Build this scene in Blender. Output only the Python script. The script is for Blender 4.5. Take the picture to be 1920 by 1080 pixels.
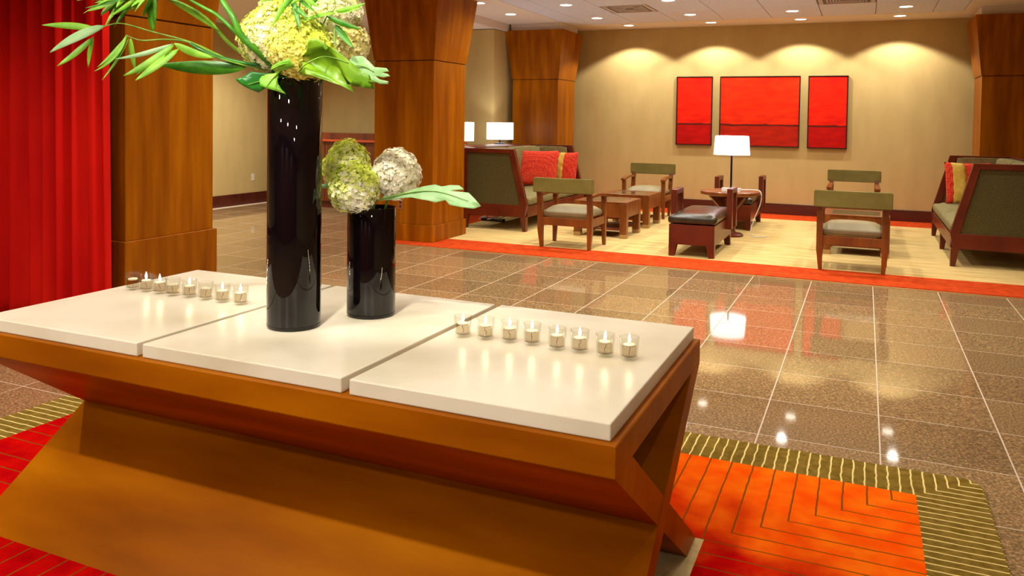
import bpy, bmesh, math, random
from mathutils import Vector, Matrix
random.seed(7)
for o in list(bpy.data.objects): bpy.data.objects.remove(o)
scene = bpy.context.scene
COL = scene.collection

# ------------------------------------------------------------------ camera
T = 0.508                                   # floor tile module
CAM = Vector((2.81379*T, -15.45135*T, 2.78013*T))
YAW, PITCH, ROLL, FPX, CY = -0.41393, -0.0319, 0.01459, 1507.104, 275.469
cam_d = bpy.data.cameras.new('camera'); cam = bpy.data.objects.new('camera', cam_d); COL.objects.link(cam)
fwd = Vector((math.sin(YAW)*math.cos(PITCH), math.cos(YAW)*math.cos(PITCH), math.sin(PITCH)))
rgt = Vector((math.cos(YAW), -math.sin(YAW), 0)); upv = rgt.cross(fwd)
r2 = math.cos(ROLL)*rgt + math.sin(ROLL)*upv; u2 = -math.sin(ROLL)*rgt + math.cos(ROLL)*upv
M = Matrix((r2, u2, -fwd)).transposed().to_4x4(); M.translation = CAM
cam.matrix_world = M
cam_d.sensor_width = 36.0; cam_d.lens = FPX/1920*36.0
cam_d.shift_y = (CY-540)/1920; cam_d.clip_start = 0.05; cam_d.clip_end = 100
scene.camera = cam
def project(p):
    d = Vector(p)-CAM; z = d.dot(fwd)
    if z < 0.05: return None
    return 960+FPX*d.dot(r2)/z, CY-FPX*d.dot(u2)/z, z

# ------------------------------------------------------------------ world and exposure
w = bpy.data.worlds.new('world'); scene.world = w; w.use_nodes = True
bg = w.node_tree.nodes['Background']; bg.inputs[0].default_value = (0.97, 0.97, 1.0, 1); bg.inputs[1].default_value = 1.5
vs = scene.view_settings
vs.view_transform = 'Standard'; vs.look = 'None'; vs.gamma = 1.0; vs.use_curve_mapping = False; vs.exposure = 0.0
ZC, YW, XL, XR = 2.991, 5.371, -7.78, 6.4      # ceiling height, back wall, left wall, right wall
P_GEN, P_WASH, P_LOBBY, P_KEY = 46, 130, 150, 240   # downlight powers

# ------------------------------------------------------------------ materials
def lin(c):
    return tuple(((v/255)/12.92 if v/255 <= .04045 else ((v/255+.055)/1.055)**2.4) for v in c)+(1,)
MATS = {}
def base_mat(name):
    m = bpy.data.materials.new(name); m.use_nodes = True; MATS[name] = m
    nt = m.node_tree; return m, nt, nt.nodes['Principled BSDF']
def N(nt, t, **kw):
    n = nt.nodes.new(t)
    for k, v in kw.items(): setattr(n, k, v)
    return n
def plain(name, c, rough=.5, spec=.5, metal=0, coat=0):
    m, nt, b = base_mat(name)
    b.inputs['Base Color'].default_value = c if len(c) == 4 else lin(c)
    b.inputs['Roughness'].default_value = rough; b.inputs['Metallic'].default_value = metal
    b.inputs['Specular IOR Level'].default_value = spec; b.inputs['Coat Weight'].default_value = coat
    return m
def noisy(name, c1, c2, scale=(8,8,8), detail=4, rough=.5, spec=.5, bump=0, bscale=200, coords='Object', coat=0, lo=.3, hi=.7, rnd=0, c3=None, sheen=0):
    """two-colour noise with optional fine bump and per-object tint"""
    m, nt, b = base_mat(name); L = nt.links
    tc = N(nt, 'ShaderNodeTexCoord'); mp = N(nt, 'ShaderNodeMapping'); mp.inputs['Scale'].default_value = scale
    L.new(tc.outputs[coords], mp.inputs[0])
    nz = N(nt, 'ShaderNodeTexNoise'); nz.inputs['Scale'].default_value = 1; nz.inputs['Detail'].default_value = detail
    L.new(mp.outputs[0], nz.inputs['Vector'])
    cr = N(nt, 'ShaderNodeValToRGB'); e = cr.color_ramp.elements
    e[0].position, e[1].position = lo, hi; e[0].color, e[1].color = lin(c1), lin(c2)
    if c3:
        x = e.new((lo+hi)/2); x.color = lin(c3)
    L.new(nz.outputs['Fac'], cr.inputs[0]); out = cr.outputs[0]
    if rnd:
        oi = N(nt, 'ShaderNodeObjectInfo'); mr = N(nt, 'ShaderNodeMapRange')
        mr.inputs[3].default_value, mr.inputs[4].default_value = 1-rnd, 1+rnd
        L.new(oi.outputs['Random'], mr.inputs[0])
        hs = N(nt, 'ShaderNodeHueSaturation'); L.new(mr.outputs[0], hs.inputs['Value']); L.new(out, hs.inputs['Color']); out = hs.outputs[0]
        ad = N(nt, 'ShaderNodeVectorMath', operation='ADD'); L.new(mp.outputs[0], ad.inputs[0])
        ml = N(nt, 'ShaderNodeMath', operation='MULTIPLY'); ml.inputs[1].default_value = 37; L.new(oi.outputs['Random'], ml.inputs[0])
        L.new(ml.outputs[0], ad.inputs[1]); L.new(ad.outputs[0], nz.inputs['Vector'])
    L.new(out, b.inputs['Base Color'])
    b.inputs['Roughness'].default_value = rough; b.inputs['Specular IOR Level'].default_value = spec
    b.inputs['Coat Weight'].default_value = coat; b.inputs['Coat Roughness'].default_value = .08
    b.inputs['Sheen Weight'].default_value = sheen
    if bump:
        n2 = N(nt, 'ShaderNodeTexNoise'); n2.inputs['Scale'].default_value = bscale; n2.inputs['Detail'].default_value = 2
        L.new(tc.outputs[coords], n2.inputs['Vector'])
        bp = N(nt, 'ShaderNodeBump'); bp.inputs['Strength'].default_value = bump; bp.inputs['Distance'].default_value = .01
        L.new(n2.outputs['Fac'], bp.inputs['Height']); L.new(bp.outputs[0], b.inputs['Normal'])
    return m
def glow(name, c, s):
    m, nt, b = base_mat(name); b.inputs['Base Color'].default_value = (0,0,0,1)
    b.inputs['Emission Color'].default_value = lin(c); b.inputs['Emission Strength'].default_value = s
    return m
def clear(name, tint=(1,1,1,1), refl=1.45, rough=0.0):
    m, nt, b = base_mat(name); L = nt.links; nt.nodes.remove(b)
    tr = N(nt, 'ShaderNodeBsdfTransparent'); tr.inputs[0].default_value = tint
    gl = N(nt, 'ShaderNodeBsdfGlossy'); gl.inputs['Roughness'].default_value = rough
    fr = N(nt, 'ShaderNodeFresnel'); fr.inputs[0].default_value = refl
    ge = N(nt, 'ShaderNodeNewGeometry'); mm = N(nt, 'ShaderNodeMath', operation='SUBTRACT'); mm.inputs[0].default_value = 1; L.new(ge.outputs['Backfacing'], mm.inputs[1])
    m2 = N(nt, 'ShaderNodeMath', operation='MULTIPLY'); L.new(mm.outputs[0], m2.inputs[0]); L.new(fr.outputs[0], m2.inputs[1])
    mx = N(nt, 'ShaderNodeMixShader'); L.new(m2.outputs[0], mx.inputs[0]); L.new(tr.outputs[0], mx.inputs[1]); L.new(gl.outputs[0], mx.inputs[2])
    L.new(mx.outputs[0], nt.nodes['Material Output'].inputs[0])
    return m
GV = (14, 14, 1.1)
noisy('wood_column', (122,61,1), (168,98,3), (9,9,.8), 5, .36, .1, coat=.02, c3=(144,78,2))
noisy('wood_dark', (78,30,16), (116,52,24), (9,9,.8), 5, .34, .5, coat=.15)
noisy('wood_table', (130,66,1), (174,102,2), (1.1,5,5), 6, .36, .04, coat=0, c3=(152,82,1))
noisy('wood_chair', (98,48,12), (142,78,22), (12,12,2), 4, .32, .35, coat=.08)
noisy('wood_red', (80,26,10), (112,44,16), (3,3,3), 4, .32, .35, coat=.08)
noisy('wood_base', (64,22,12), (92,36,18), (1,6,6), 4, .35)
noisy('stone_tile', (100,80,52), (190,156,110), (95,95,95), 8, .05, .5, rnd=.15, lo=.3, hi=.72, c3=(138,110,74))
plain('grout', (196,176,150), .6)
noisy('marble', (206,195,164), (226,218,194), (3.2,3.2,3.2), 6, .3, .45, lo=.25, hi=.6)
noisy('wallpaper', (188,162,103), (201,175,114), (5,5,1.6), 5, .75, .25, bump=.08, bscale=260, lo=.25, hi=.75)
noisy('ceiling_board', (206,211,230), (220,225,240), (30,30,30), 3, .85, .2, bump=.05, bscale=500)
plain('drywall', (226,214,200), .8, .2)
plain('joint', (120,112,112), .8, .2)
noisy('carpet_orange', (182,52,10), (210,78,22), (14,14,14), 5, .95, .1, bump=.5, bscale=700)
noisy('carpet_field', (174,138,74), (220,192,130), (1.8,24,1), 6, .95, .1, bump=.4, bscale=500, lo=.28, hi=.62, c3=(204,174,108))
noisy('curtain_cloth', (188,10,8), (214,24,10), (3,3,1), 3, .75, .08, bump=.05, bscale=900)
noisy('olive_leather', (112,100,44), (128,115,56), (6,6,6), 3, .5, .25)
noisy('olive_seat', (136,122,84), (156,142,102), (6,6,6), 3, .5, .4)
noisy('olive_weave', (66,58,24), (98,86,44), (90,90,90), 4, .85, .2, bump=.5, bscale=400)
noisy('sofa_cushion', (120,110,66), (142,130,84), (20,20,20), 4, .8, .2, bump=.3, bscale=400)
noisy('black_leather', (44,38,24), (60,52,34), (10,10,10), 3, .26, .5)
noisy('yellow_band', (206,160,52), (232,194,92), (14,14,14), 4, .8, .2, bump=.4, bscale=120)
plain('brass_cap', (176,140,84), .4, .5, .4)
plain('black_glass', (0.003,0.0015,0.002,1), .015, .5, coat=0)
plain('black_metal', (0.006,0.006,0.014,1), .25, .5)
plain('white_plastic', (226,214,186), .45)
plain('brown_plastic', (150,92,50), .45)
plain('cord_white', (226,222,214), .5)
plain('frame_black', (30,10,8), .4)
plain('white_metal', (232,228,222), .4)
clear('thin_glass', (.965,.97,.95,1), 1.5)
clear('oil_liquid', (.86,.80,.72,1), 1.3)
clear('table_glass', (.55,.5,.42,1), 1.6)
glow('shade_glow', (255,250,244), 3.6)
glow('downlight_glow', (255,246,226), 14)
glow('flame_glow', (255,244,214), 9)
noisy('leaf_green', (46,118,18), (106,178,40), (14,14,14), 3, .34, .5)
noisy('leaf_lime', (112,184,26), (172,222,76), (18,18,18), 3, .45, .4)
noisy('leaf_pale', (150,196,120), (190,222,166), (14,14,14), 3, .4, .4)
noisy('leaf_olive', (90,148,16), (150,190,40), (10,10,10), 3, .36, .5)
noisy('leaf_deep', (16,70,18), (40,112,30), (12,12,12), 3, .28, .5)
noisy('stem_green', (66,112,20), (130,168,44), (30,30,30), 3, .45, .4)
plain('flower_core', (196,194,104), .8)

def floret_mat():
    m, nt, b = base_mat('florets_cream'); a = N(nt, 'ShaderNodeVertexColor', layer_name='tint')
    nt.links.new(a.outputs[0], b.inputs['Base Color']); b.inputs['Roughness'].default_value = .7; b.inputs['Specular IOR Level'].default_value = .2
    b.inputs['Subsurface Weight'].default_value = 0
floret_mat()
def translucent(name, amount, tint=None):
    nt = MATS[name].node_tree; b = nt.nodes['Principled BSDF']; L = nt.links
    tr = N(nt, 'ShaderNodeBsdfTranslucent'); mx = N(nt, 'ShaderNodeMixShader'); mx.inputs[0].default_value = amount
    L.new(b.inputs['Base Color'].links[0].from_socket, tr.inputs[0])
    L.new(b.outputs[0], mx.inputs[1]); L.new(tr.outputs[0], mx.inputs[2]); L.new(mx.outputs[0], nt.nodes['Material Output'].inputs[0])
translucent('florets_cream', .3)
for n_ in ('leaf_lime', 'leaf_pale', 'leaf_green', 'leaf_olive'): translucent(n_, .4)

def knit_mat():
    """chunky red-orange knit"""
    m, nt, b = base_mat('knit_orange'); L = nt.links
    tc = N(nt, 'ShaderNodeTexCoord'); mp = N(nt, 'ShaderNodeMapping'); mp.inputs['Scale'].default_value = (42,42,42)
    L.new(tc.outputs['Object'], mp.inputs[0])
    v = N(nt, 'ShaderNodeTexVoronoi'); v.inputs['Scale'].default_value = 1; v.inputs['Randomness'].default_value = .35; L.new(mp.outputs[0], v.inputs['Vector'])
    cr = N(nt, 'ShaderNodeValToRGB'); e = cr.color_ramp.elements
    e[0].position, e[1].position = .1, .7; e[0].color, e[1].color = lin((250,86,40)), lin((196,28,12))
    L.new(v.outputs['Distance'], cr.inputs[0]); L.new(cr.outputs[0], b.inputs['Base Color'])
    b.inputs['Roughness'].default_value = .9
    bp = N(nt, 'ShaderNodeBump'); bp.inputs['Strength'].default_value = .8; bp.inputs['Distance'].default_value = .01; bp.invert = True
    L.new(v.outputs['Distance'], bp.inputs['Height']); L.new(bp.outputs[0], b.inputs['Normal'])
knit_mat()

RUG_X0, RUG_X1, RUG_Y0, RUG_Y1, RUG_B = -2.183, 1.887, -7.045, -4.215, .246
def rug_mat():
    """mitred line pattern of the big rug: every line follows max(distance to side, distance to end)"""
    m, nt, b = base_mat('rug_wool'); L = nt.links
    def mth(op, a, bb=None, clampv=False):
        n = N(nt, 'ShaderNodeMath', operation=op, use_clamp=clampv)
        for i, v in enumerate((a, bb)):
            if v is None: continue
            if isinstance(v, (int, float)): n.inputs[i].default_value = v
            else: L.new(v, n.inputs[i])
        return n.outputs[0]
    geo = N(nt, 'ShaderNodeTexCoord'); 
    wn = N(nt, 'ShaderNodeTexNoise'); wn.inputs['Scale'].default_value = 16; wn.inputs['Detail'].default_value = 2
    L.new(geo.outputs['Object'], wn.inputs['Vector'])
    sx = N(nt, 'ShaderNodeSeparateXYZ'); L.new(geo.outputs['Object'], sx.inputs[0])
    wob = mth('MULTIPLY', mth('SUBTRACT', wn.outputs['Fac'], .5), .012)
    hx, hy = (RUG_X1-RUG_X0)/2, (RUG_Y1-RUG_Y0)/2
    ax = mth('ABSOLUTE', sx.outputs[0]); ay = mth('ABSOLUTE', sx.outputs[1])
    u = mth('SUBTRACT', hx, ax); v = mth('SUBTRACT', hy, ay)           # distance to outer edges
    ui = mth('SUBTRACT', u, RUG_B); vi = mth('SUBTRACT', v, RUG_B)
    inner = mth('MULTIPLY', mth('GREATER_THAN', ui, 0), mth('GREATER_THAN', vi, 0))
    def lines(val, step, width):
        f = mth('FRACT', mth('DIVIDE', mth('ADD', val, step/2), step)); d = mth('ABSOLUTE', mth('SUBTRACT', f, .5))
        return mth('LESS_THAN', mth('MULTIPLY', d, step), width/2)
    lb = lines(mth('ADD', mth('MAXIMUM', u, v), wob), .0425, .0062)
    li = lines(mth('ADD', mth('MAXIMUM', ui, vi), mth('MULTIPLY', wob, .6)), .0851, .0062)
    def ramp(c1, c2, sc, lo, hi):
        n = N(nt, 'ShaderNodeTexNoise'); n.inputs['Scale'].default_value = sc; n.inputs['Detail'].default_value = 4
        L.new(geo.outputs['Object'], n.inputs['Vector'])
        cr = N(nt, 'ShaderNodeValToRGB'); e = cr.color_ramp.elements; e[0].position, e[1].position = lo, hi
        e[0].color, e[1].color = lin(c1), lin(c2); L.new(n.outputs['Fac'], cr.inputs[0]); return cr.outputs[0]
    def mix(f, a, c):
        n = N(nt, 'ShaderNodeMix', data_type='RGBA'); L.new(f, n.inputs[0])
        for i, v in ((6, a), (7, c)):
            if isinstance(v, tuple): n.inputs[i].default_value = v
            else: L.new(v, n.inputs[i])
        return n.outputs[2]
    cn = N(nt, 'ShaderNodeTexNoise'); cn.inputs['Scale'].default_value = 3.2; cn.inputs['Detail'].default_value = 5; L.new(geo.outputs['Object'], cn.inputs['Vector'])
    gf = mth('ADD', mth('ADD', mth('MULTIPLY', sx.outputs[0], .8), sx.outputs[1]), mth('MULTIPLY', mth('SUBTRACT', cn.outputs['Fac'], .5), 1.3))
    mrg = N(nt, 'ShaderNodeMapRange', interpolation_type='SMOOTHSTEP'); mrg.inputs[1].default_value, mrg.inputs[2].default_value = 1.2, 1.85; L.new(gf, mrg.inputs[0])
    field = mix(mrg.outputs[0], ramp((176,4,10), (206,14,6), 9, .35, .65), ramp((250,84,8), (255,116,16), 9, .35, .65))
    field = mix(li, field, lin((138,74,22)))
    bord = mix(lb, ramp((112,90,32), (142,115,50), 30, .3, .7), lin((240,216,138)))
    centre = mth('MULTIPLY', mth('LESS_THAN', ax, 1.115), mth('LESS_THAN', ay, .488))
    field = mix(centre, field, ramp((200,176,118), (222,200,146), 20, .3, .7))
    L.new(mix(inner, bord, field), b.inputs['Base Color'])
    b.inputs['Roughness'].default_value = 1; b.inputs['Specular IOR Level'].default_value = 0
    n2 = N(nt, 'ShaderNodeTexNoise'); n2.inputs['Scale'].default_value = 420; L.new(geo.outputs['Object'], n2.inputs['Vector'])
    hgt = mth('ADD', n2.outputs['Fac'], mth('MULTIPLY', mth('MAXIMUM', mth('MULTIPLY', li, inner), lb), -.6))
    bp = N(nt, 'ShaderNodeBump'); bp.inputs['Strength'].default_value = .6; bp.inputs['Distance'].default_value = .006
    L.new(hgt, bp.inputs['Height']); L.new(bp.outputs[0], b.inputs['Normal'])
rug_mat()

def art_mat(name, top, low, h):
    """abstract two-field canvas: brushed red above, darker red below a brown horizon line (flat print)"""
    m, nt, b = base_mat(name); L = nt.links
    tc = N(nt, 'ShaderNodeTexCoord'); sp = N(nt, 'ShaderNodeSeparateXYZ'); L.new(tc.outputs['Object'], sp.inputs[0])
    mp = N(nt, 'ShaderNodeMapping'); mp.inputs['Scale'].default_value = (2.5, 2.5, 9); L.new(tc.outputs['Object'], mp.inputs[0])
    nz = N(nt, 'ShaderNodeTexNoise'); nz.inputs['Scale'].default_value = 1.6; nz.inputs['Detail'].default_value = 6; L.new(mp.outputs[0], nz.inputs['Vector'])
    def rp(cs):
        cr = N(nt, 'ShaderNodeValToRGB'); e = cr.color_ramp.elements; e[0].position, e[1].position = .3, .7
        e[0].color, e[1].color = lin(cs[0]), lin(cs[1]); L.new(nz.outputs['Fac'], cr.inputs[0]); return cr.outputs[0]
    ad = N(nt, 'ShaderNodeMath', operation='MULTIPLY_ADD'); ad.inputs[1].default_value = .06; L.new(nz.outputs['Fac'], ad.inputs[0]); L.new(sp.outputs[2], ad.inputs[2])
    def thr(v):
        n = N(nt, 'ShaderNodeMath', operation='GREATER_THAN'); n.inputs[1].default_value = v; L.new(ad.outputs[0], n.inputs[0]); return n.outputs[0]
    def mix(f, a, c):
        n = N(nt, 'ShaderNodeMix', data_type='RGBA'); L.new(f, n.inputs[0])
        for i, v in ((6, a), (7, c)):
            if isinstance(v, tuple): n.inputs[i].default_value = v
            else: L.new(v, n.inputs[i])
        return n.outputs[2]
    c = mix(thr(h), rp(low), lin((92,26,10))); c = mix(thr(h+.028), c, rp(top))
    L.new(c, b.inputs['Base Color']); b.inputs['Roughness'].default_value = .6; b.inputs['Specular IOR Level'].default_value = .15
art_mat('canvas_side', ((206,14,2),(244,40,4)), ((164,4,2),(196,14,4)), -.20)
art_mat('canvas_mid', ((206,28,2),(240,52,6)), ((156,22,4),(188,34,6)), -.20)

# ------------------------------------------------------------------ mesh helpers
def mkobj(name, bm_or_mesh, mat=None, parent=None, loc=(0,0,0), smooth=False, rotz=0):
    if isinstance(bm_or_mesh, bmesh.types.BMesh):
        me = bpy.data.meshes.new(name); bmesh.ops.recalc_face_normals(bm_or_mesh, faces=bm_or_mesh.faces[:]); bm_or_mesh.to_mesh(me); bm_or_mesh.free()
    else: me = bm_or_mesh
    if mat and not me.materials: me.materials.append(MATS[mat])
    if smooth:
        for p in me.polygons: p.use_smooth = True
    o = bpy.data.objects.new(name, me); COL.objects.link(o); o.location = loc
    if rotz: o.rotation_euler.z = rotz
    if parent: o.parent = parent
    return o
def tag(o, label, cat, group=None, kind=None):
    o['label'] = label
    if cat: o['category'] = cat
    if group: o['group'] = group
    if kind: o['kind'] = kind
    return o
def struct(o, label, cat='structure'):
    o['kind'] = 'structure'; o['label'] = label; o['category'] = cat; return o
def thing(name, label, cat, loc=(0,0,0), rotz=0, group=None):
    o = bpy.data.objects.new(name, None); COL.objects.link(o); o.location = loc; o.rotation_euler.z = rotz
    o.empty_display_size = .1
    return tag(o, label, cat, group)
def copy_tree(o, parent=None):
    c = o.copy(); COL.objects.link(c); c.parent = parent
    for ch in list(o.children): copy_tree(ch, c)
    return c
def bm_box(x0, x1, y0, y1, z0, z1, bev=0, seg=1, bm=None):
    new = bm is None
    if new: bm = bmesh.new()
    vs_ = [bm.verts.new((x, y, z)) for x in (x0, x1) for y in (y0, y1) for z in (z0, z1)]
    fs = [(0,1,3,2),(4,6,7,5),(0,4,5,1),(2,3,7,6),(0,2,6,4),(1,5,7,3)]
    faces = [bm.faces.new([vs_[i] for i in f]) for f in fs]
    if bev:
        es = list({e for f in faces for e in f.edges})
        bmesh.ops.bevel(bm, geom=es, offset=bev, segments=seg, affect='EDGES', profile=.5)
    return bm
def bm_hull8(bot, top, bev=0):
    """frustum from two 4-corner loops"""
    bm = bmesh.new(); a = [bm.verts.new(p) for p in bot]; b = [bm.verts.new(p) for p in top]
    bm.faces.new(a[::-1]); bm.faces.new(b)
    for i in range(4): bm.faces.new((a[i], a[(i+1)%4], b[(i+1)%4], b[i]))
    if bev: bmesh.ops.bevel(bm, geom=bm.edges[:], offset=bev, segments=1, affect='EDGES')
    return bm
def bm_prism(pts, axis, d0, d1, bev=0):
    """extrude a 2D polygon along an axis: axis 'x' pts=(y,z), 'y' pts=(x,z), 'z' pts=(x,y)"""
    bm = bmesh.new()
    def P(p, d): return {'x': (d, p[0], p[1]), 'y': (p[0], d, p[1]), 'z': (p[0], p[1], d)}[axis]
    a = [bm.verts.new(P(p, d0)) for p in pts]; b = [bm.verts.new(P(p, d1)) for p in pts]
    bm.faces.new(a); bm.faces.new(b[::-1]); n = len(pts)
    for i in range(n): bm.faces.new((a[i], b[i], b[(i+1)%n], a[(i+1)%n]))
    if bev: bmesh.ops.bevel(bm, geom=bm.edges[:], offset=bev, segments=1, affect='EDGES')
    return bm
def bm_lathe(prof, n=32, close=True, c=(0,0), bm=None):
    bm = bm or bmesh.new(); rings = []
    for r, z in prof:
        if r < 1e-6: rings.append([bm.verts.new((c[0], c[1], z))])
        else: rings.append([bm.verts.new((c[0]+r*math.cos(2*math.pi*i/n), c[1]+r*math.sin(2*math.pi*i/n), z)) for i in range(n)])
    for a, b in zip(rings, rings[1:]):
        for i in range(n):
            j = (i+1) % n
            if len(a) == 1 and len(b) == 1: continue
            if len(a) == 1: bm.faces.new((a[0], b[j], b[i]))
            elif len(b) == 1: bm.faces.new((a[i], a[j], b[0]))
            else: bm.faces.new((a[i], a[j], b[j], b[i]))
    return bm
def catmull(pts, k=6):
    pts = [Vector(p) for p in pts]; out = []
    for i in range(len(pts)-1):
        p0 = pts[max(i-1,0)]; p1, p2 = pts[i], pts[i+1]; p3 = pts[min(i+2, len(pts)-1)]
        for s in range(k):
            t = s/k
            out.append(.5*((2*p1)+(-p0+p2)*t+(2*p0-5*p1+4*p2-p3)*t*t+(-p0+3*p1-3*p2+p3)*t**3))
    out.append(pts[-1]); return out
def bm_tube(pts, rad, n=8, bm=None):
    bm = bm or bmesh.new(); rings = []; m = len(pts); pts = [Vector(p) for p in pts]
    if not isinstance(rad, (list, tuple)): rad = [rad]*m
    if len(rad) != m: rad = [rad[0]+(rad[-1]-rad[0])*i/(m-1) for i in range(m)]
    for i, p in enumerate(pts):
        t = (pts[min(i+1,m-1)]-pts[max(i-1,0)]).normalized()
        a = t.cross(Vector((0,0,1)));  a = a if a.length > .05 else t.cross(Vector((0,1,0)))
        a.normalize(); b = t.cross(a)
        rings.append([bm.verts.new(p+rad[i]*(a*math.cos(2*math.pi*k/n)+b*math.sin(2*math.pi*k/n))) for k in range(n)])
    for a, b in zip(rings, rings[1:]):
        for k in range(n): bm.faces.new((a[k], a[(k+1)%n], b[(k+1)%n], b[k]))
    bm.faces.new(rings[0][::-1]); bm.faces.new(rings[-1])
    return bm

# ================================================================== FLOOR
floor = struct(mkobj('floor', bm_box(XL-.2, XR, -13.0, YW+.6, -.12, -.0006), 'grout'), 'polished dark brown stone tile floor with pale grout lines', 'floor')
tile_me = bpy.data.meshes.new('tile')
bmt = bm_box(-T/2+.0032, T/2-.0032, -T/2+.0032, T/2-.0032, -.012, 0, .0005)
bmt.to_mesh(tile_me); bmt.free(); tile_me.materials.append(MATS['stone_tile'])
CAR_X0, CAR_Y0 = -3.93, -.0737                 # lounge carpet starts here
cells = []
for i in range(-16, 13):
    for j in range(-26, 12):
        cx, cy = (i+.5)*T, (j+.5)*T
        if cx-T/2 < XL-.1 or cx+T/2 > XR: continue
        if cx > CAR_X0+T/2 and cy > CAR_Y0+T/2: continue
        if RUG_X0+.3 < cx < RUG_X1-.3 and RUG_Y0+.3 < cy < RUG_Y1-.3: continue
        pp = project((cx, cy, 0)); vis = bool(pp and -90 < pp[0] < 2010 and 230 < pp[1] < 1190)
        hidden = vis and pp[1] > 645 and pp[0] < 1150 and not (pp[0] < 260 and pp[1] < 800)
        cells.append((0 if (vis and not hidden) else 1, pp[2] if pp else 99, cx, cy))
cells.sort()
rest = bmesh.new()
for k, (h, d, cx, cy) in enumerate(cells):
    if k < 300 and h == 0: mkobj('tile', tile_me, parent=floor, loc=(cx, cy, 0))
    else: bm_box(cx-T/2+.0032, cx+T/2-.0032, cy-T/2+.0032, cy+T/2-.0032, -.012, 0, 0, 1, rest)
o = mkobj('distant_tiles', rest, 'stone_tile', floor); o['kind'] = 'stuff'

# ================================================================== LOUNGE CARPET
cp = thing('lounge_carpet', 'pale straw coloured carpet with orange border under the lounge furniture', 'carpet', (0,0,0))
FX0, FX1, FY0, FY1 = -3.46, 5.9, .53, 4.66
mkobj('carpet_field', bm_box(FX0, FX1, FY0, FY1, -.002, .012), 'carpet_field', cp)
for nm, b in (('front', (CAR_X0, XR-.02, CAR_Y0, FY0)), ('back', (CAR_X0, XR-.02, FY1, YW)), ('left', (CAR_X0, FX0, FY0, FY1)), ('right', (FX1, XR-.02, FY0, FY1))):
    o = mkobj('carpet_border', bm_box(*b, -.002, .0125), 'carpet_orange', cp); o['label'] = 'orange carpet border'
edge = struct(mkobj('trim_1', bm_box(CAR_X0-.02, XR-.02, CAR_Y0-.022, CAR_Y0, -.002, .006, .001), 'brass_cap'), 'thin metal edge strip between tile floor and orange carpet border', 'trim')

# ================================================================== WALLS
wb = struct(mkobj('wall_back', bm_box(XL-.2, XR+.2, YW, YW+.2, 0, 3.3), 'wallpaper'), 'beige papered back wall behind the lounge, lit by downlights', 'wall')
wl = struct(mkobj('wall_left', bm_box(XL-.2, XL, -12.0, YW, 0, 3.3), 'wallpaper'), 'beige papered wall at the far left', 'wall')
wr = struct(mkobj('wall_right', bm_box(XR, XR+.2, -12.0, YW, 0, 3.3), 'wallpaper'), 'beige papered wall beyond the right sofa', 'wall')
wf = struct(mkobj('wall_front', bm_box(XL-.2, XR+.2, -12.2, -12.0, 0, 3.3), 'wood_dark'), 'dark wood panelled wall behind the camera', 'wall')
wa = struct(mkobj('wall_alcove', bm_box(XL, -3.97, 3.68, 5.2, 0, 2.86), 'wallpaper'), 'beige projecting wall block behind the wooden counter', 'wall')
for nm, b in (('baseboard_back', (-3.0, XR, YW-.018, YW, .0, .183)), ('baseboard_left', (XL, XL+.018, -12.0, YW, 0, .183)), ('baseboard_alcove', (XL+.018, -3.97, 3.662, 3.68, 0, .183))):
    struct(mkobj(nm, bm_box(*b, .003), 'wood_base'), {'baseboard_back': 'dark brown wooden baseboard along the back wall', 'baseboard_left': 'dark brown wooden baseboard along the left wall', 'baseboard_alcove': 'dark brown wooden baseboard on the projecting wall block'}[nm], 'baseboard')
# outlet plates
def outlet(loc, face, mat, label):
    t = thing('wall_outlet', label, 'outlet', loc)
    if face == 'x': mkobj('plate', bm_box(0, .006, -.036, .036, -.058, .058, .002), mat, t)
    else: mkobj('plate', bm_box(-.036, .036, -.006, 0, -.058, .058, .002), mat, t)
    for dz in (-.024, .024):
        if face == 'x': mkobj('socket', bm_box(.006, .0075, -.014, .014, dz-.013, dz+.013, .001), 'white_plastic' if mat == 'white_plastic' else 'wood_base', t)
        else: mkobj('socket', bm_box(-.014, .014, -.0075, -.006, dz-.013, dz+.013, .001), 'wood_base', t)
outlet((XL, 2.527, .432), 'x', 'white_plastic', 'small white outlet plate low on the left wall')
outlet((-3.502, .175, .428), 'y', 'brown_plastic', 'brown power outlet near the bottom of the middle wooden column')

# ================================================================== CEILING
ceil = struct(mkobj('ceiling', bm_box(XL-.2, XR+.2, -12.0, YW+.2, ZC+.012, ZC+.15), 'joint'), 'white panelled ceiling with recessed downlights', 'ceiling')
xs = [-3.012, -2.655, -1.95, -1.285, -.563, .124, .82, 1.516, 2.226, 2.60]
ys = [4.585, 3.415, 2.245, 1.075, -.095]
holes = [(-1.93, -1.285, 2.69, 3.415), (.826, 1.51, 2.72, 3.415)]      # air vents
def panel(x0, x1, y0, y1, name='ceiling_panel', mat='ceiling_board'):
    g = .004
    mkobj(name, bm_box(x0+g, x1-g, y0+g, y1-g, ZC, ZC+.014, .002), mat, ceil)
for a, b in zip(xs, xs[1:]):
    for y1, y0 in zip(ys, ys[1:]):
        vent = [h for h in holes if h[0] >= a-.03 and h[1] <= b+.03 and abs(h[3]-y1) < .01]
        if vent: panel(a, b, y0, vent[0][2])
        else: panel(a, b, y0, y1)
dry = bm_box(xs[-1]+.004, XR, -12.0, YW, ZC-.001, ZC+.012); bm_box(XL, xs[0]-.004, -12.0, YW, ZC-.001, ZC+.012, 0, 1, dry)
bm_box(xs[0]-.004, xs[-1]+.004, ys[0]+.003, YW, ZC-.001, ZC+.012, 0, 1, dry); bm_box(xs[0]-.004, xs[-1]+.004, -12.0, ys[-1]-.003, ZC-.001, ZC+.012, 0, 1, dry)
mkobj('plaster_border', dry, 'drywall', ceil)
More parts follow.
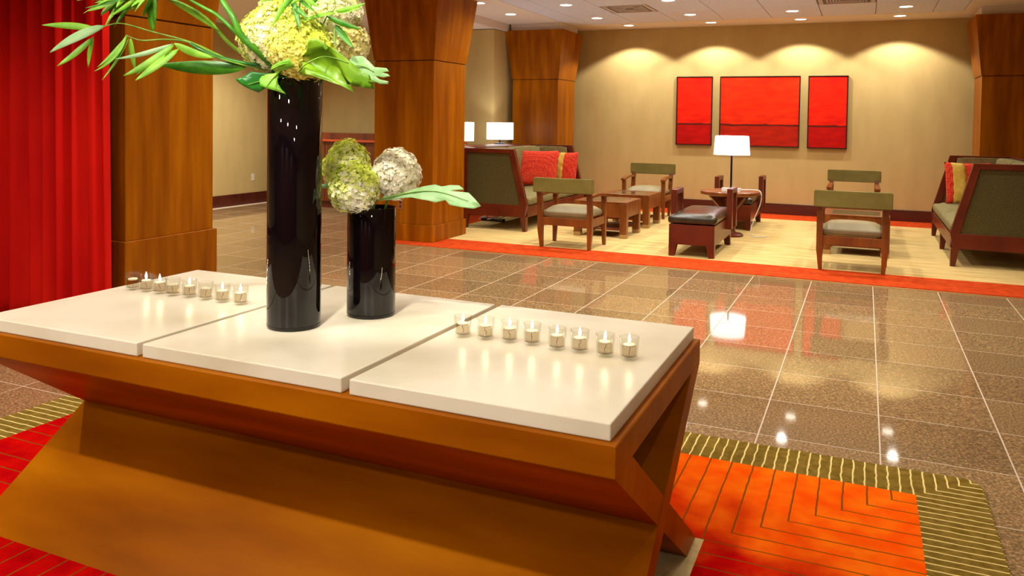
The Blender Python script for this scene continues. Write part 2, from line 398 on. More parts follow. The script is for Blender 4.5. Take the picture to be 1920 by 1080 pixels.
def vent(h, label):
    t = thing('air_vent', label, 'vent', ((h[0]+h[1])/2, (h[2]+h[3])/2, ZC))
    wx, wy = (h[1]-h[0])/2-.012, (h[3]-h[2])/2-.012
    fr = bm_box(-wx, wx, -wy, -wy+.05, -.004, .01); bm_box(-wx, wx, wy-.05, wy, -.004, .01, 0, 1, fr)
    bm_box(-wx, -wx+.05, -wy+.05, wy-.05, -.004, .01, 0, 1, fr); bm_box(wx-.05, wx, -wy+.05, wy-.05, -.004, .01, 0, 1, fr)
    mkobj('frame', fr, 'vent_grey', t)
    mkobj('backing', bm_box(-wx+.05, wx-.05, -wy+.05, wy-.05, .006, .012), 'joint', t)
    for k in range(5):
        f = .16+.13*k
        if wx*(1-f) < .05: break
        ax, ay = (wx-.05)*(1-f), (wy-.05)*(1-f)
        r = bm_box(-ax, ax, -ay, -ay+.018, -.002, .006); bm_box(-ax, ax, ay-.018, ay, -.002, .006, 0, 1, r)
        bm_box(-ax, -ax+.018, -ay, ay, -.002, .006, 0, 1, r); bm_box(ax-.018, ax, -ay, ay, -.002, .006, 0, 1, r)
        mkobj('diffuser_ring', r, 'vent_grey', t)
plain('vent_grey', (190,178,172), .6)
vent(holes[0], 'square ceiling air diffuser nearer the middle wooden column')
vent(holes[1], 'square ceiling air diffuser above the red paintings, cut by the frame top')
# dropped soffit on the left and beams on the column heads
sof = struct(mkobj('trim_2', bm_box(XL, -3.93, -12.0, YW, 2.87, ZC-.002), 'drywall'), 'dropped white plaster soffit along the left side of the ceiling', 'soffit')

# downlights -------------------------------------------------------
ring_me = bpy.data.meshes.new('trim_ring'); b_ = bm_lathe([(.098,.004),(.098,-.004),(.082,-.006),(.078,.0),(.078,.004)], 24); b_.to_mesh(ring_me); b_.free(); ring_me.materials.append(MATS['white_metal'])
lens_me = bpy.data.meshes.new('lens'); b_ = bm_lathe([(0,-.001),(.078,-.001)], 24); b_.to_mesh(lens_me); b_.free(); lens_me.materials.append(MATS['downlight_glow'])
def downlight(x, y, power, label, size=150, blend=.9, z=ZC, col=(1.0,.96,.88), group='recessed downlights', aim=None):
    t = thing('ceiling_downlight', label, 'downlight', (x, y, z), 0, group)
    mkobj('trim_ring', ring_me, parent=t); mkobj('lens', lens_me, parent=t)
    ld = bpy.data.lights.new('bulb', 'SPOT'); ld.energy = power; ld.spot_size = math.radians(size); ld.spot_blend = blend
    ld.shadow_soft_size = .05; ld.color = col
    lo = bpy.data.objects.new('bulb', ld); COL.objects.link(lo); lo.parent = t; lo.location = (0,0,-.012)
    if aim: lo.rotation_euler = (Vector((x, y, z))-Vector(aim)).to_track_quat('Z', 'Y').to_euler()
    return t
ordn = ['first', 'second', 'third', 'fourth', 'fifth', 'sixth', 'seventh']
for k, x in enumerate((-2.122, -.808, .505, 1.835)):
    downlight(x, 4.86, P_WASH, '%s downlight from the left in the row closest to the back wall' % ordn[k], 122, .22)
for k, (x, y) in enumerate(((-3.405, 3.036), (-2.33, 3.83), (-.931, 3.85), (.463, 3.9), (1.874, 3.905))):
    downlight(x, y, P_GEN*(.4 if k == 0 else 1), 'downlight in the ceiling beside the rear column head' if k == 0 else '%s downlight from the left in the second row from the back wall' % ordn[k-1])
for k, (x, y) in enumerate(((-3.358, 1.877), (-2.31, 2.4), (-.928, 2.42), (.463, 2.42), (1.87, 2.42))):
    downlight(x, y, P_GEN*(.4 if k == 0 else 1), 'downlight right at the head of the middle wooden column' if k == 0 else '%s downlight from the left in the third row from the back wall' % ordn[k-1])
for k, y in enumerate((.9, -.8, -2.5, -4.2, -5.9)):
    for i, x in enumerate((-2.31, -.93, .46, 1.87)):
        downlight(x, y, P_LOBBY*(.85 if y > -4 else .72 if (i == 0 and k == 3) else .16), 'lobby ceiling downlight out of frame, %s row from the carpet edge, %s from the left' % (ordn[k], ordn[i]), group='lobby downlights out of frame')
for i, x in enumerate((-2.31, -.93, .46)):
    downlight(x, -7.6, P_KEY if i == 0 else P_KEY*.45, 'lobby ceiling downlight in the row over the camera, %s from the left' % ordn[i], 160, .3, group='lobby downlights above the camera')
for k, y in enumerate((-9.2, -10.6)):  # unseen lamps added as frontal fill on faces turned to the camera
    for i, x in enumerate((-2.31, .46, 3.27)):
        downlight(x, y, 96, 'added unseen fill light behind the camera, %s row, %s from the left' % (ordn[k], ordn[i]), 164, .2, group='added fill lights behind the camera')
downlight(-.93, -6.95, 135, 'added unseen accent light brightening the tall flower arrangement', 32, .6, group='added accent lights', aim=(-.24, -5.66, 1.62))  # spot added only to brighten the tall flowers
downlight(.25, -6.9, 290, 'added unseen accent light brightening the flowers from the right', 34, .6, group='added accent lights', aim=(-.15, -5.55, 1.36))  # second added spot, lifts the short vase's flowers too
for k, y in enumerate((-2.6, -.6, 1.4)):  # lamps added to brighten the left wall, no known fixtures there
    downlight(-6.5, y, P_LOBBY*2.5, '%s added light from the front in the dropped soffit on the left' % ordn[k], z=2.868, group='added soffit lights')

# ================================================================== COLUMNS
def column(loc, plinth_h, label, cap0=2.085, cap1=2.868, beam=True, s=.395):
    t = thing('wooden_column', label, 'column', loc)
    p = s+.022
    mkobj('plinth', bm_box(-p, p, -p, p, 0, plinth_h, .003), 'wood_column', t)
    mkobj('shaft', bm_box(-s, s, -s, s, plinth_h, cap0-.008, .003), 'wood_column', t)
    mkobj('reveal', bm_box(-s+.01, s-.01, -s+.01, s-.01, cap0-.012, cap0+.004), 'wood_base', t)
    q, c = s+.008, s+.105
    mkobj('capital', bm_hull8([(-q,-q,cap0),(q,-q,cap0),(q,q,cap0),(-q,q,cap0)], [(-c,-c,cap1),(c,-c,cap1),(c,c,cap1),(-c,c,cap1)], .003), 'wood_column', t)
    n = s+.03
    mkobj('neck', bm_box(-n, n, -n, n, cap1, ZC+.006), 'drywall', t)
    return t
column((-3.495, -3.575, 0), .565, 'big foreground wooden column behind the red curtain edge')
column((-3.475, .568, .0128), .19, 'middle wooden column with flared head between the vases and the left sofa')
column((-3.475, 4.6, .0128), .19, 'rear wooden column with flared head against the back wall behind the left sofa')
column((3.195, 4.62, .0128), .19, 'wooden column at the right edge behind the right sofa')

# ================================================================== RECEPTION COUNTER (behind the small vase)
t = thing('reception_counter', 'brown panelled wooden counter with red ledge behind the small vase flowers', 'counter', (-5.6, 2.6, 0))
mkobj('body', bm_box(-1.55, 1.45, .02, .5, .1, 1.05, .003), 'wood_dark', t)
mkobj('ledge', bm_box(-1.57, 1.47, -.03, .52, 1.05, 1.085, .004), 'ledge_red', t) if 'ledge_red' in MATS else (plain('ledge_red', (176,70,34), .35), mkobj('ledge', bm_box(-1.57, 1.47, -.03, .52, 1.05, 1.085, .004), 'ledge_red', t))
mkobj('upstand', bm_box(-1.55, 1.45, .06, .5, 1.085, 1.186, .003), 'wood_dark', t)
mkobj('kickboard', bm_box(-1.55, 1.45, .04, .5, 0, .1), 'wood_base', t)
for k in range(4):
    mkobj('front_panel', bm_box(-1.54+.745*k, -1.54+.745*k+.735, .008, .022, .11, 1.045, .002), 'wood_dark', t)

# ================================================================== CURTAIN
def curtain():
    t = thing('curtain', 'heavy red pleated curtain hanging at the left edge', 'curtain', (0,0,0))
    bm = bmesh.new(); n, mz = 300, 22; x0, x1 = -5.2, -3.055; rows = []
    rnd = random.Random(3); ph = [rnd.uniform(0, 6.28) for _ in range(6)]
    for j in range(mz+1):
        z = .015+(2.94-.015)*j/mz; f = j/mz; row = []
        for i in range(n+1):
            u = i/n; x = x0+(x1+.0-x0)*u
            x += .035*(1-f)*(u)          # spreads towards the floor
            s = u*14.3*2*math.pi+1.6*math.sin(u*13+ph[0])+.18*math.sin(3*f+ph[1]+u*9)
            a = .062+.022*math.sin(u*23+ph[2])
            y = -4.17+a*math.sin(s)+.014*math.sin(.5*s+ph[3]+f*.8)+.008*math.sin(2.3*s+ph[4]-f)+.012*math.sin(u*7+f*2)
            row.append(bm.verts.new((x+.01*math.sin(s+1.2), y, z)))
        rows.append(row)
    for a, b in zip(rows, rows[1:]):
        for i in range(n): bm.faces.new((a[i], a[i+1], b[i+1], b[i]))
    o = mkobj('drape', bm, 'curtain_cloth', t, smooth=True)
    md = o.modifiers.new('thick', 'SOLIDIFY'); md.thickness = .006
    mkobj('curtain_track', bm_box(-5.25, -3.05, -4.15, -4.09, 2.94, 2.985, .003), 'white_metal', t)
curtain()

# ================================================================== WALL ART
def art(x0, x1, z0, z1, mat, label):
    t = thing('painting', label, 'painting', ((x0+x1)/2, YW, (z0+z1)/2))
    w_, h_ = (x1-x0)/2, (z1-z0)/2; f = .014
    fr = bm_box(-w_, w_, -.045, -.002, h_-f, h_); bm_box(-w_, w_, -.045, -.002, -h_, -h_+f, 0, 1, fr)
    bm_box(-w_, -w_+f, -.045, -.002, -h_+f, h_-f, 0, 1, fr); bm_box(w_-f, w_, -.045, -.002, -h_+f, h_-f, 0, 1, fr)
    mkobj('frame', fr, 'frame_black', t)
    mkobj('canvas', bm_box(-w_+f+.002, w_-f-.002, -.037, -.004, -h_+f+.002, h_-f-.002), mat, t)
art(-1.425, -.845, 1.068, 2.183, 'canvas_side', 'narrow red abstract painting left of the table lamp')
art(-.728, .492, 1.066, 2.18, 'canvas_mid', 'wide red abstract painting in the middle of the three')
art(.606, 1.176, 1.062, 2.178, 'canvas_side', 'narrow red abstract painting on the right of the three')

# ================================================================== RUG
bm = bm_box(-(RUG_X1-RUG_X0)/2, (RUG_X1-RUG_X0)/2, -(RUG_Y1-RUG_Y0)/2, (RUG_Y1-RUG_Y0)/2, .0, .013)
ve = [e for e in bm.edges if abs(e.verts[0].co.z-e.verts[1].co.z) > .005]
bmesh.ops.bevel(bm, geom=ve, offset=.07, segments=6, affect='EDGES', profile=.5)
bmesh.ops.bevel(bm, geom=[e for e in bm.edges if min(v.co.z for v in e.verts) > .012 and len(e.link_faces) == 2 and any(abs(f.normal.z) < .5 for f in e.link_faces)], offset=.005, segments=2, affect='EDGES')
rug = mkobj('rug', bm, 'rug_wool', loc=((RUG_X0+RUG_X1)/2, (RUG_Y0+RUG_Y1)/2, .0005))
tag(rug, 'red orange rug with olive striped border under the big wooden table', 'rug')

# ================================================================== BIG TABLE
TX0, TX1, TY0, TY1, TZ = -1.298, .9386, -6.127, -5.133, .689
tb = thing('console_table', 'large low brown wooden table on crossed slanted panels in the foreground', 'table', ((TX0+TX1)/2, -5.63, .0138))
hl, hw, z_ = (TX1-TX0)/2, .497, -.0138
mkobj('tabletop', bm_box(-hl, hl, -hw, hw, .612+z_, TZ+z_, .0025), 'wood_table', tb)
def xpanel(sgn):
    pts = [(-hw*sgn, .6125+z_), (-(hw-.143)*sgn, .6125+z_), (hw*sgn, 0), ((hw-.143)*sgn, 0)]
    return bm_prism(pts, 'x', -hl+.0005*(1+sgn), hl-.0005*(1+sgn))
for s_ in (1, -1): mkobj('slanted_panel', xpanel(s_), 'wood_table', tb)
for k, (a, b) in enumerate(((-1.2785, -.5545), (-.5335, .1845), (.2085, .9195))):
    s_ = mkobj('stone_slab', bm_box(a, b, -6.109, -5.148, TZ+.0005, .731, .0035, 2), 'marble')
    tag(s_, ['cream stone slab at the left end of the big table', 'cream stone slab in the middle of the big table under the black vases', 'cream stone slab at the right end of the big table'][k], 'slab')
SZ = .7315

# ================================================================== CANDLES
cup_me = None
def make_candle():
    t = thing('votive_candle', '', 'candle')
    r, h = .0265, .066
    mkobj('glass_cup', bm_lathe([(0,0),(r-.003,0),(r-.001,.002),(r,.01),(r+.002,h),(r+.0005,h+.0008),(r-.0008,h),(r-.003,.011),(0,.009)], 28), 'thin_glass', t, smooth=True)
    mkobj('oil_cartridge', bm_lathe([(0,.0095),(.0205,.0095),(.0212,.012),(.0212,.036),(.019,.039),(0,.039)], 24), 'oil_liquid', t, smooth=True)
    mkobj('cartridge_cap', bm_lathe([(0,.039),(.0165,.039),(.0175,.0405),(.0175,.043),(.016,.0445),(.004,.0448),(.003,.048),(0,.048)], 24), 'white_plastic', t, smooth=True)
    w_ = mkobj('wick', bm_tube([(0,0,.012),(.003,0,.02),(-.003,.002,.03),(0,0,.049)], .0009, 6), 'brown_plastic', t)
    return t
cand = make_candle()
flame_me = bpy.data.meshes.new('flame'); b_ = bm_lathe([(0,.048),(.0028,.050),(.0045,.055),(.0036,.062),(.0016,.070),(0,.076)], 12); b_.to_mesh(flame_me); b_.free(); flame_me.materials.append(MATS['flame_glow'])
for p in flame_me.polygons: p.use_smooth = True
right = [(.283,-5.604),(.359,-5.597),(.439,-5.592),(.513,-5.59),(.600,-5.604),(.670,-5.600),(.750,-5.606),(.822,-5.605)]
left = [(-1.184,-5.577),(-1.115,-5.574),(-1.039,-5.578),(-.967,-5.583),(-.891,-5.575),(-.807,-5.578),(-.722,-5.583),(-.637,-5.582)]
lit_left = [False, True, True, False, True, False, True, True]
o8 = ['first', 'second', 'third', 'fourth', 'fifth', 'sixth', 'seventh', 'eighth']
first = True
for row, pts in (('right', right), ('left', left)):
    for k, (x, y) in enumerate(pts):
        c_ = cand if first else copy_tree(cand); first = False
        c_.location = (x, y, SZ); c_.rotation_euler.z = k*.7
        for ch in [q for q in c_.children if q.name.startswith('flame')]: bpy.data.objects.remove(ch)
        lit = row == 'right' or lit_left[k]
        if lit:
            mkobj('flame', flame_me, parent=c_)
            ld = bpy.data.lights.new('flame_light', 'POINT'); ld.energy = .12; ld.color = (1,.75,.42); ld.shadow_soft_size = .006
            lo = bpy.data.objects.new('flame_light', ld); COL.objects.link(lo); lo.parent = c_; lo.location = (0,0,.066)
        c_['label'] = '%s glass votive candle, %s from the left in the row on the %s slab' % ('lit' if lit else 'unlit', o8[k], row)
        c_['group'] = 'votive candles on the %s slab' % row

# ================================================================== VASES
def vase(loc, r, h, label):
    t = thing('glass_vase', label, 'vase', loc)
    mkobj('vase_body', bm_lathe([(0,.012),(r-.001,.012),(r,.016),(r,h-.002),(r-.001,h),(r-.004,h),(r-.005,h-.003),(r-.006,.03),(0,.026)], 64), 'black_glass', t, smooth=True)
    mkobj('clear_base', bm_lathe([(0,0),(r-.004,0),(r-.001,.003),(r,.012),(0,.0121)], 64), 'base_glass', t, smooth=True)
    for o in t.children:
        md = o.modifiers.new('edge', 'EDGE_SPLIT'); md.split_angle = math.radians(40)
clear('base_glass', (.42,.38,.34,1), 1.5)
V1 = Vector((-.273, -5.735, SZ)); V2 = Vector((-.137, -5.489, SZ))
H1, H2 = 1.538-SZ, 1.108-SZ
vase(V1, .0868, H1, 'tall black glass cylinder vase with the big flower arrangement')
vase(V2, .0840, H2, 'short black glass cylinder vase beside the tall one')

# ---------------------------------------------------------------- flowers and leaves
RV = Vector((math.cos(YAW), -math.sin(YAW), 0)); FV = Vector((-math.sin(YAW), -math.cos(YAW), 0))   # arrangement frame: sideways, towards the room front
def frame(v, h): 
    o = Vector((v.x, v.y, SZ+h))
    return lambda a, b, c=0.0: o+RV*a+FV*c+Vector((0,0,b))
A1, A2 = frame(V1, H1), frame(V2, H2)
K1, K2 = 1/572.0, 1/537.7
def p1(px, py, c=0.0): return A1((px-551)*K1, (147-py)*K1, c)
def p2(px, py, c=0.0): return A2((px-695.5)*K2, (387-py)*K2, c)

def florets(center, rx, rz, n, cols, seed, size=.0085, tilt=(0,0,0)):
    rnd = random.Random(seed); bm = bmesh.new(); cl = bm.loops.layers.color.new('tint')
    ax = Matrix.Rotation(tilt[1], 3, 'Y') @ Matrix.Rotation(tilt[0], 3, 'X')
    for i in range(n):
        z = 1-2*(i+.5)/n; ph = i*2.399963+rnd.uniform(-.2,.2); r = math.sqrt(max(0,1-z*z))
        nrm = Vector((r*math.cos(ph), r*math.sin(ph), z))
        taper = 1-.16*max(0, z)                              # heads are slightly conical
        bump_ = 1+.075*math.sin(3*ph+seed)*math.sin(4*z+seed)+.04*math.sin(7*ph+2*seed)*math.sin(9*z)+rnd.uniform(-.1,.12)
        pos = ax @ Vector((nrm.x*rx*taper*bump_, nrm.y*rx*taper*bump_, nrm.z*rz*bump_)); nn = (ax @ nrm).normalized()
        nn = (nn+Vector((rnd.uniform(-.5,.5), rnd.uniform(-.5,.5), rnd.uniform(-.5,.5)))*.75).normalized()
        t1 = nn.orthogonal().normalized(); t2 = nn.cross(t1); a0 = rnd.uniform(0, 6.28); s = size*rnd.uniform(.75,1.25)
        f = min(1, max(0, .5+.5*nrm.z+.3*math.sin(2*ph+seed)+rnd.uniform(-.4,.4))); c0, c1 = cols
        col = [c0[k]+(c1[k]-c0[k])*f for k in range(3)]; j = rnd.uniform(.86,1.06); col = [min(1, v*j) for v in col]+[1]
        cc = Vector(center)+pos
        for q in range(4):
            a = a0+q*math.pi/2; d = t1*math.cos(a)+t2*math.sin(a); e = t1*math.cos(a+1.57)+t2*math.sin(a+1.57)
            vv = [bm.verts.new(cc), bm.verts.new(cc+d*s*.62+e*s*.46+nn*s*.2), bm.verts.new(cc+d*s*1.05+nn*s*.16), bm.verts.new(cc+d*s*.62-e*s*.46+nn*s*.2)]
            fc = bm.faces.new(vv)
            for lp in fc.loops: lp[cl] = col
    return bm
def q8(*c): return tuple(v/255 for v in c)
CREAM = q8(255,247,214); LIME = q8(226,238,84); YEL = q8(246,232,136); WHITE = q8(255,248,232); PALE = q8(234,238,150)
def hydrangea(center, rx, rz, cols, seed, base, label, group, tilt=(0,0,0), dens=1.0):
    t = thing('hydrangea', label, 'flower', base, 0, group)
    n = int(1900*dens*(rx/.08)**2)
    o = mkobj('florets', florets(Vector(center)-Vector(base), rx, rz, n, cols, seed, .0076, tilt), 'florets_cream', t); o['kind'] = 'stuff'
    bm = bm_lathe([(0,-rz*.86),(rx*.55,-rz*.66),(rx*.80,-rz*.2),(rx*.76,rz*.2),(rx*.5,rz*.66),(0,rz*.84)], 16)
    bmesh.ops.rotate(bm, verts=bm.verts[:], matrix=Matrix.Rotation(tilt[1], 3, 'Y') @ Matrix.Rotation(tilt[0], 3, 'X'))
    bmesh.ops.translate(bm, verts=bm.verts[:], vec=Vector(center)-Vector(base))
    mkobj('flower_core', bm, 'flower_core', t, smooth=True)
    c_ = Vector(center)-Vector(base)
    mkobj('stem', bm_tube(catmull([(0,0,0), c_*.5+Vector((0,0,.01)), c_], 5), .004, 6), 'stem_green', t)
def inner(v, h, dx=0, dy=0): return Vector((v.x+dx, v.y+dy, SZ+h-.12))
g1, g2 = 'hydrangea heads in the tall vase', 'hydrangea heads in the short vase'
hydrangea(p1(512,72,.02), .098, .098, (CREAM, LIME), 1, inner(V1,H1,-.02,0), 'cream and lime hydrangea head at the left of the tall arrangement', g1)
hydrangea(p1(575,92,.075), .098, .092, (YEL, LIME), 2, inner(V1,H1,.01,-.02), 'yellow green hydrangea head low in front in the tall arrangement', g1)
hydrangea(p1(640,82,.0), .078, .085, (CREAM, YEL), 3, inner(V1,H1,.03,.01), 'cream hydrangea head at the right of the tall arrangement', g1)
hydrangea(p1(545,8,-.02), .098, .085, (CREAM, LIME), 4, inner(V1,H1,-.01,.02), 'cream hydrangea head at the top left of the tall arrangement, cut by the frame', g1)
hydrangea(p1(622,22,.0), .085, .085, (CREAM, PALE), 5, inner(V1,H1,.02,.02), 'pale hydrangea head at the top right of the tall arrangement, behind bamboo leaves', g1)
hydrangea(p2(645,312,-.03), .076, .085, (CREAM, LIME), 6, inner(V2,H2,-.02,.01), 'lime hydrangea head standing highest at the left of the short vase', g2)
hydrangea(p2(669,349,.055), .084, .080, (WHITE, LIME), 7, inner(V2,H2,-.01,-.02), 'yellow and cream hydrangea head drooping over the front of the short vase', g2, (.25,-.2,0))
hydrangea(p2(741,324,.01), .079, .080, (WHITE, CREAM), 8, inner(V2,H2,.02,0), 'white hydrangea head at the right of the short vase', g2)

def blade(base, mid, tip, width, fold=.25, segs=10, nrm=None, twist=0.0):
    """lanceolate leaf along a quadratic curve, folded along its midrib, with thickness"""
    bm = bmesh.new(); base, mid, tip = Vector(base), Vector(mid), Vector(tip); rows = []
    nrm = Vector(nrm) if nrm else FV
    for i in range(segs+1):
        t = i/segs; p = (1-t)**2*base+2*t*(1-t)*mid+t*t*tip
        d = (2*(1-t)*(mid-base)+2*t*(tip-mid)).normalized()
        s = d.cross(nrm); s = s if s.length > 1e-3 else d.orthogonal(); s.normalize(); n_ = s.cross(d)
        if twist: s, n_ = s*math.cos(twist*t)+n_*math.sin(twist*t), n_*math.cos(twist*t)-s*math.sin(twist*t)
        w_ = width*.5*(math.sin(math.pi*min(1, t*.93+.05))**.75)*(1-.35*t) if 0 < i < segs else width*.03
        rows.append([bm.verts.new(p+s*w_+n_*w_*fold), bm.verts.new(p), bm.verts.new(p-s*w_+n_*w_*fold)])
    for a, b in zip(rows, rows[1:]):
        for k in range(2): bm.faces.new((a[k], a[k+1], b[k+1], b[k]))
    return bm
def leafobj(bm, mat, parent, name='leaf', th=.0008):
    o = mkobj(name, bm, mat, parent, smooth=True)
    md = o.modifiers.new('thick', 'SOLIDIFY'); md.thickness = th
    return o
def branch(name, label, pts, rad, leaves, cat='foliage', group=None, mat='stem_green', side=None):
    base = pts[0]
    t = thing(name, label, cat, base, 0, group)
    mkobj('stem', bm_tube(catmull([p-base for p in pts], 6), rad, 8), mat, t, smooth=True)
    for (b, m_, e, w_, mt) in leaves:
        leafobj(blade(b-base, m_-base, e-base, w_, nrm=FV+Vector((random.uniform(-.5,.5), random.uniform(-.5,.5), random.uniform(-.2,.6)))), mt, t)
    return t
def L1(bx, by, tx, ty, wpx, mt='leaf_lime', bow=0, c0=0.0, c1=0.0):
    mx, my = (bx+tx)/2+(-(ty-by))*bow, (by+ty)/2+(tx-bx)*bow
    return (p1(bx,by,c0), p1(mx,my,(c0+c1)/2), p1(tx,ty,c1), wpx*K1*1.15, mt)
gb = 'bamboo sprays in the tall vase'
branch('bamboo_spray', 'longest bamboo spray reaching left in front of the red curtain',
    [p1(540,160,-.02), p1(500,133,.0), p1(440,116,.04), p1(380,87,.08), p1(312,69,.1), p1(258,55,.11), p1(228,61,.11)], [.0045,.0014],
    [L1(215,66,127,62,13,'leaf_lime',.05,.11,.14), L1(228,60,144,110,20,'leaf_pale',.06,.11,.15), L1(208,80,150,133,12,'leaf_lime',-.08,.11,.13), L1(208,80,196,133,9,'leaf_lime',.05,.11,.1),
     L1(240,45,228,62,4,'leaf_lime',0,.11,.11)], group=gb)
branch('bamboo_spray', 'bamboo spray with four drooping leaves in front of the big column',
    [p1(545,160,-.01), p1(505,133,.01), p1(440,117,.05), p1(380,88,.09), p1(343,83,.12), p1(303,86,.13), p1(287,83,.13), p1(272,77,.13)], [.004,.0013],
    [L1(272,77,225,142,11,'leaf_lime',-.25,.13,.16), L1(274,79,224,134,9,'leaf_lime',-.1,.13,.14), L1(276,83,235,157,7,'leaf_lime',-.08,.13,.15), L1(280,82,286,138,14,'leaf_lime',.03,.13,.12)], group=gb)
branch('bamboo_spray', 'lowest bamboo spray with pale and lime leaves left of the tall vase',
    [p1(548,160,.0), p1(510,135,.03), p1(450,120,.08), p1(400,104,.12), p1(358,92,.15)], [.0042,.0014],
    [L1(360,92,267,121,9,'leaf_pale',-.08,.15,.18), L1(361,94,284,150,15,'leaf_lime',-.1,.15,.19), L1(369,101,307,158,17,'leaf_lime',-.04,.15,.2), L1(362,91,425,114,14,'leaf_lime',.12,.15,.12), L1(352,97,300,148,6,'leaf_lime',-.05,.15,.17)], group=gb)
tl = [(194,11,9),(200,21,9),(198,34,10),(210,43,6),(236,56,12),(243,61,9),(258,46,8),(226,26,8),(290,43,8),(214,5,8),(205,-8,9),(230,-20,9),(262,30,7),(248,36,9),(276,18,7),(228,40,8),(300,22,6)]
rr = random.Random(5)
tl += [(rr.uniform(196,300), rr.uniform(-8,44), rr.uniform(6,10)) for _ in range(16)]
branch('bamboo_spray', 'dense bamboo tuft at the top left corner of the arrangement',
    [p1(540,158,-.03), p1(505,131,-.02), p1(440,90,.02), p1(403,45,.06), p1(370,21,.09), p1(328,6,.1), p1(285,-6,.1), p1(262,-8,.1)], [.0075,.003],
    [L1(262+rr.uniform(0,50)+max(0,(tx-250)*.5), -6+rr.uniform(-8,14), tx, ty, w_, rr.choice(['leaf_lime','leaf_lime','leaf_green']), rr.uniform(-.12,.12), .1+rr.uniform(-.03,.03), .12+rr.uniform(-.05,.06)) for tx, ty, w_ in tl]
    +[L1(313,0,312,69,24,'leaf_green',.02,.1,.1), L1(420,62,318,-2,12,'leaf_lime',.06,.05,.1)], group=gb)
branch('bamboo_cane', 'thick curved green stem rising to the top edge left of the hydrangeas', [p1(548,160,-.01), p1(505,106,.1), p1(475,76,.12), p1(458,41,.12), p1(437,14,.1), p1(426,-8,.09), p1(415,-40,.08)], [.0125,.0065],
    [L1(415,-40,380,-60,14,'leaf_green',0,.08,.08)], group='thick green stems in the tall vase', mat='leaf_green')
branch('bamboo_cane', 'slimmer green stem arching left behind the hydrangeas', [p1(546,160,-.03), p1(505,120,.05), p1(475,82,.08), p1(456,65,.09), p1(422,36,.08), p1(400,24,.07), p1(370,8,.06), p1(345,-10,.05)], [.009,.004],
    [L1(345,-10,300,-26,12,'leaf_lime',0,.05,.05)], group='thick green stems in the tall vase', mat='leaf_green')
branch('bamboo_cane', 'dark green stem lying almost level left of the tall vase rim', [p1(550,160,.0), p1(520,126,.03), p1(475,122,.06), p1(437,114,.08), p1(400,101,.1), p1(378,88,.1)], [.0075,.004],
    [L1(470,128,325,127,26,'leaf_green',-.04,.06,.11)], group='thick green stems in the tall vase', mat='leaf_deep')
rl = [(640,28,697,17,8,'leaf_lime'),(642,31,690,25,6,'leaf_lime'),(625,38,690,62,10,'leaf_green'),(640,52,677,95,13,'leaf_green'),(640,32,585,50,8,'leaf_lime'),(640,54,647,98,4,'stem_green')]
branch('bamboo_spray', 'bamboo spray across the right of the hydrangeas', [p1(556,160,.0), p1(590,110,.06), p1(612,62,.1), p1(626,36,.12), p1(640,20,.12), p1(630,-10,.12)], [.003,.0012],
    [L1(bx,by,tx,ty,w_,mt,.06,.12,.16) for bx,by,tx,ty,w_,mt in rl], group=gb)
rl = [(560,8,538,60,10,'leaf_lime'),(568,8,587,64,10,'leaf_green'),(600,18,628,-8,11,'leaf_green'),(556,5,518,18,7,'leaf_lime'),(570,4,612,34,11,'leaf_green'),(580,0,618,26,10,'leaf_lime'),(562,14,600,46,10,'leaf_green'),(598,-4,570,22,9,'leaf_lime'),(575,-6,560,30,9,'leaf_green')]
branch('bamboo_spray', 'bamboo spray crowning the hydrangeas at the top edge', [p1(552,160,-.02), p1(560,110,.03), p1(572,60,.1), p1(578,20,.13), p1(580,-15,.13)], [.003,.0012],
    [L1(bx,by,tx,ty,w_,mt,.05,.13,.18) for bx,by,tx,ty,w_,mt in rl], group=gb)

def bigleaf(name, label, outline, rib, cfun, mat, conv, base, group=None, bulge=.012, slits=()):
    """broad leaf: outline in picture-like local units mapped through the arrangement frame with its own depth"""
    t = thing(name, label, 'leaf', base, 0, group)
    bm = bmesh.new(); n = len(outline)
    cxm = sum(p[0] for p in outline)/n; cym = sum(p[1] for p in outline)/n
    vs_ = [bm.verts.new(conv(x, y, cfun(x, y))-base) for x, y in outline]
    f = bm.faces.new(vs_); bmesh.ops.triangulate(bm, faces=[f], ngon_method='EAR_CLIP')
    bmesh.ops.subdivide_edges(bm, edges=bm.edges[:], cuts=2, use_grid_fill=True)
    dmax = max((v.co-(conv(cxm, cym, cfun(cxm, cym))-base)).length for v in bm.verts)
    for v in bm.verts:
        d = (v.co-(conv(cxm, cym, cfun(cxm, cym))-base)).length/dmax
        v.co += FV*bulge*(1-d*d)
    leafobj(bm, mat, t, 'leaf_blade', .0012)
    pts = [conv(x, y, cfun(x, y)+bulge+.002)-base for x, y in rib]
    mkobj('midrib', bm_tube(catmull(pts, 5), [.0028,.0008], 6), 'stem_green', t, smooth=True)
    st = pts[0]; zt = max(st.z, .02)+.008
    mkobj('stalk', bm_tube(catmull([st, Vector((st.x*.7, st.y*.7, zt)), Vector((st.x*.35, st.y*.35, zt-.02)), Vector((st.x*.2, st.y*.2, -.12))], 5), .003, 6), 'stem_green', t)
    return t
B1 = p1(551,150); B2 = p2(695.5,390)
gm = 'split philodendron leaves in the tall vase'
bigleaf('monstera_leaf', 'large olive green split leaf spreading right from the tall vase',
    [(576,142),(569,120),(582,112),(600,104),(605,86),(612,82),(623,84),(630,96),(637,104),(643,97),(655,103),(677,120),(686,134),(700,139),(712,144),(690,146),(668,141),(700,152),(728,157),(708,158),(690,156),(704,163),(720,168),(700,165),(682,161),(674,160),(686,174),(664,163),(640,153),(606,144)],
    [(576,141),(600,126),(636,113),(676,124)], lambda x, y: .10+.0028*min(35,x-570)+.0001*(x-570), 'leaf_olive', p1, B1, gm)
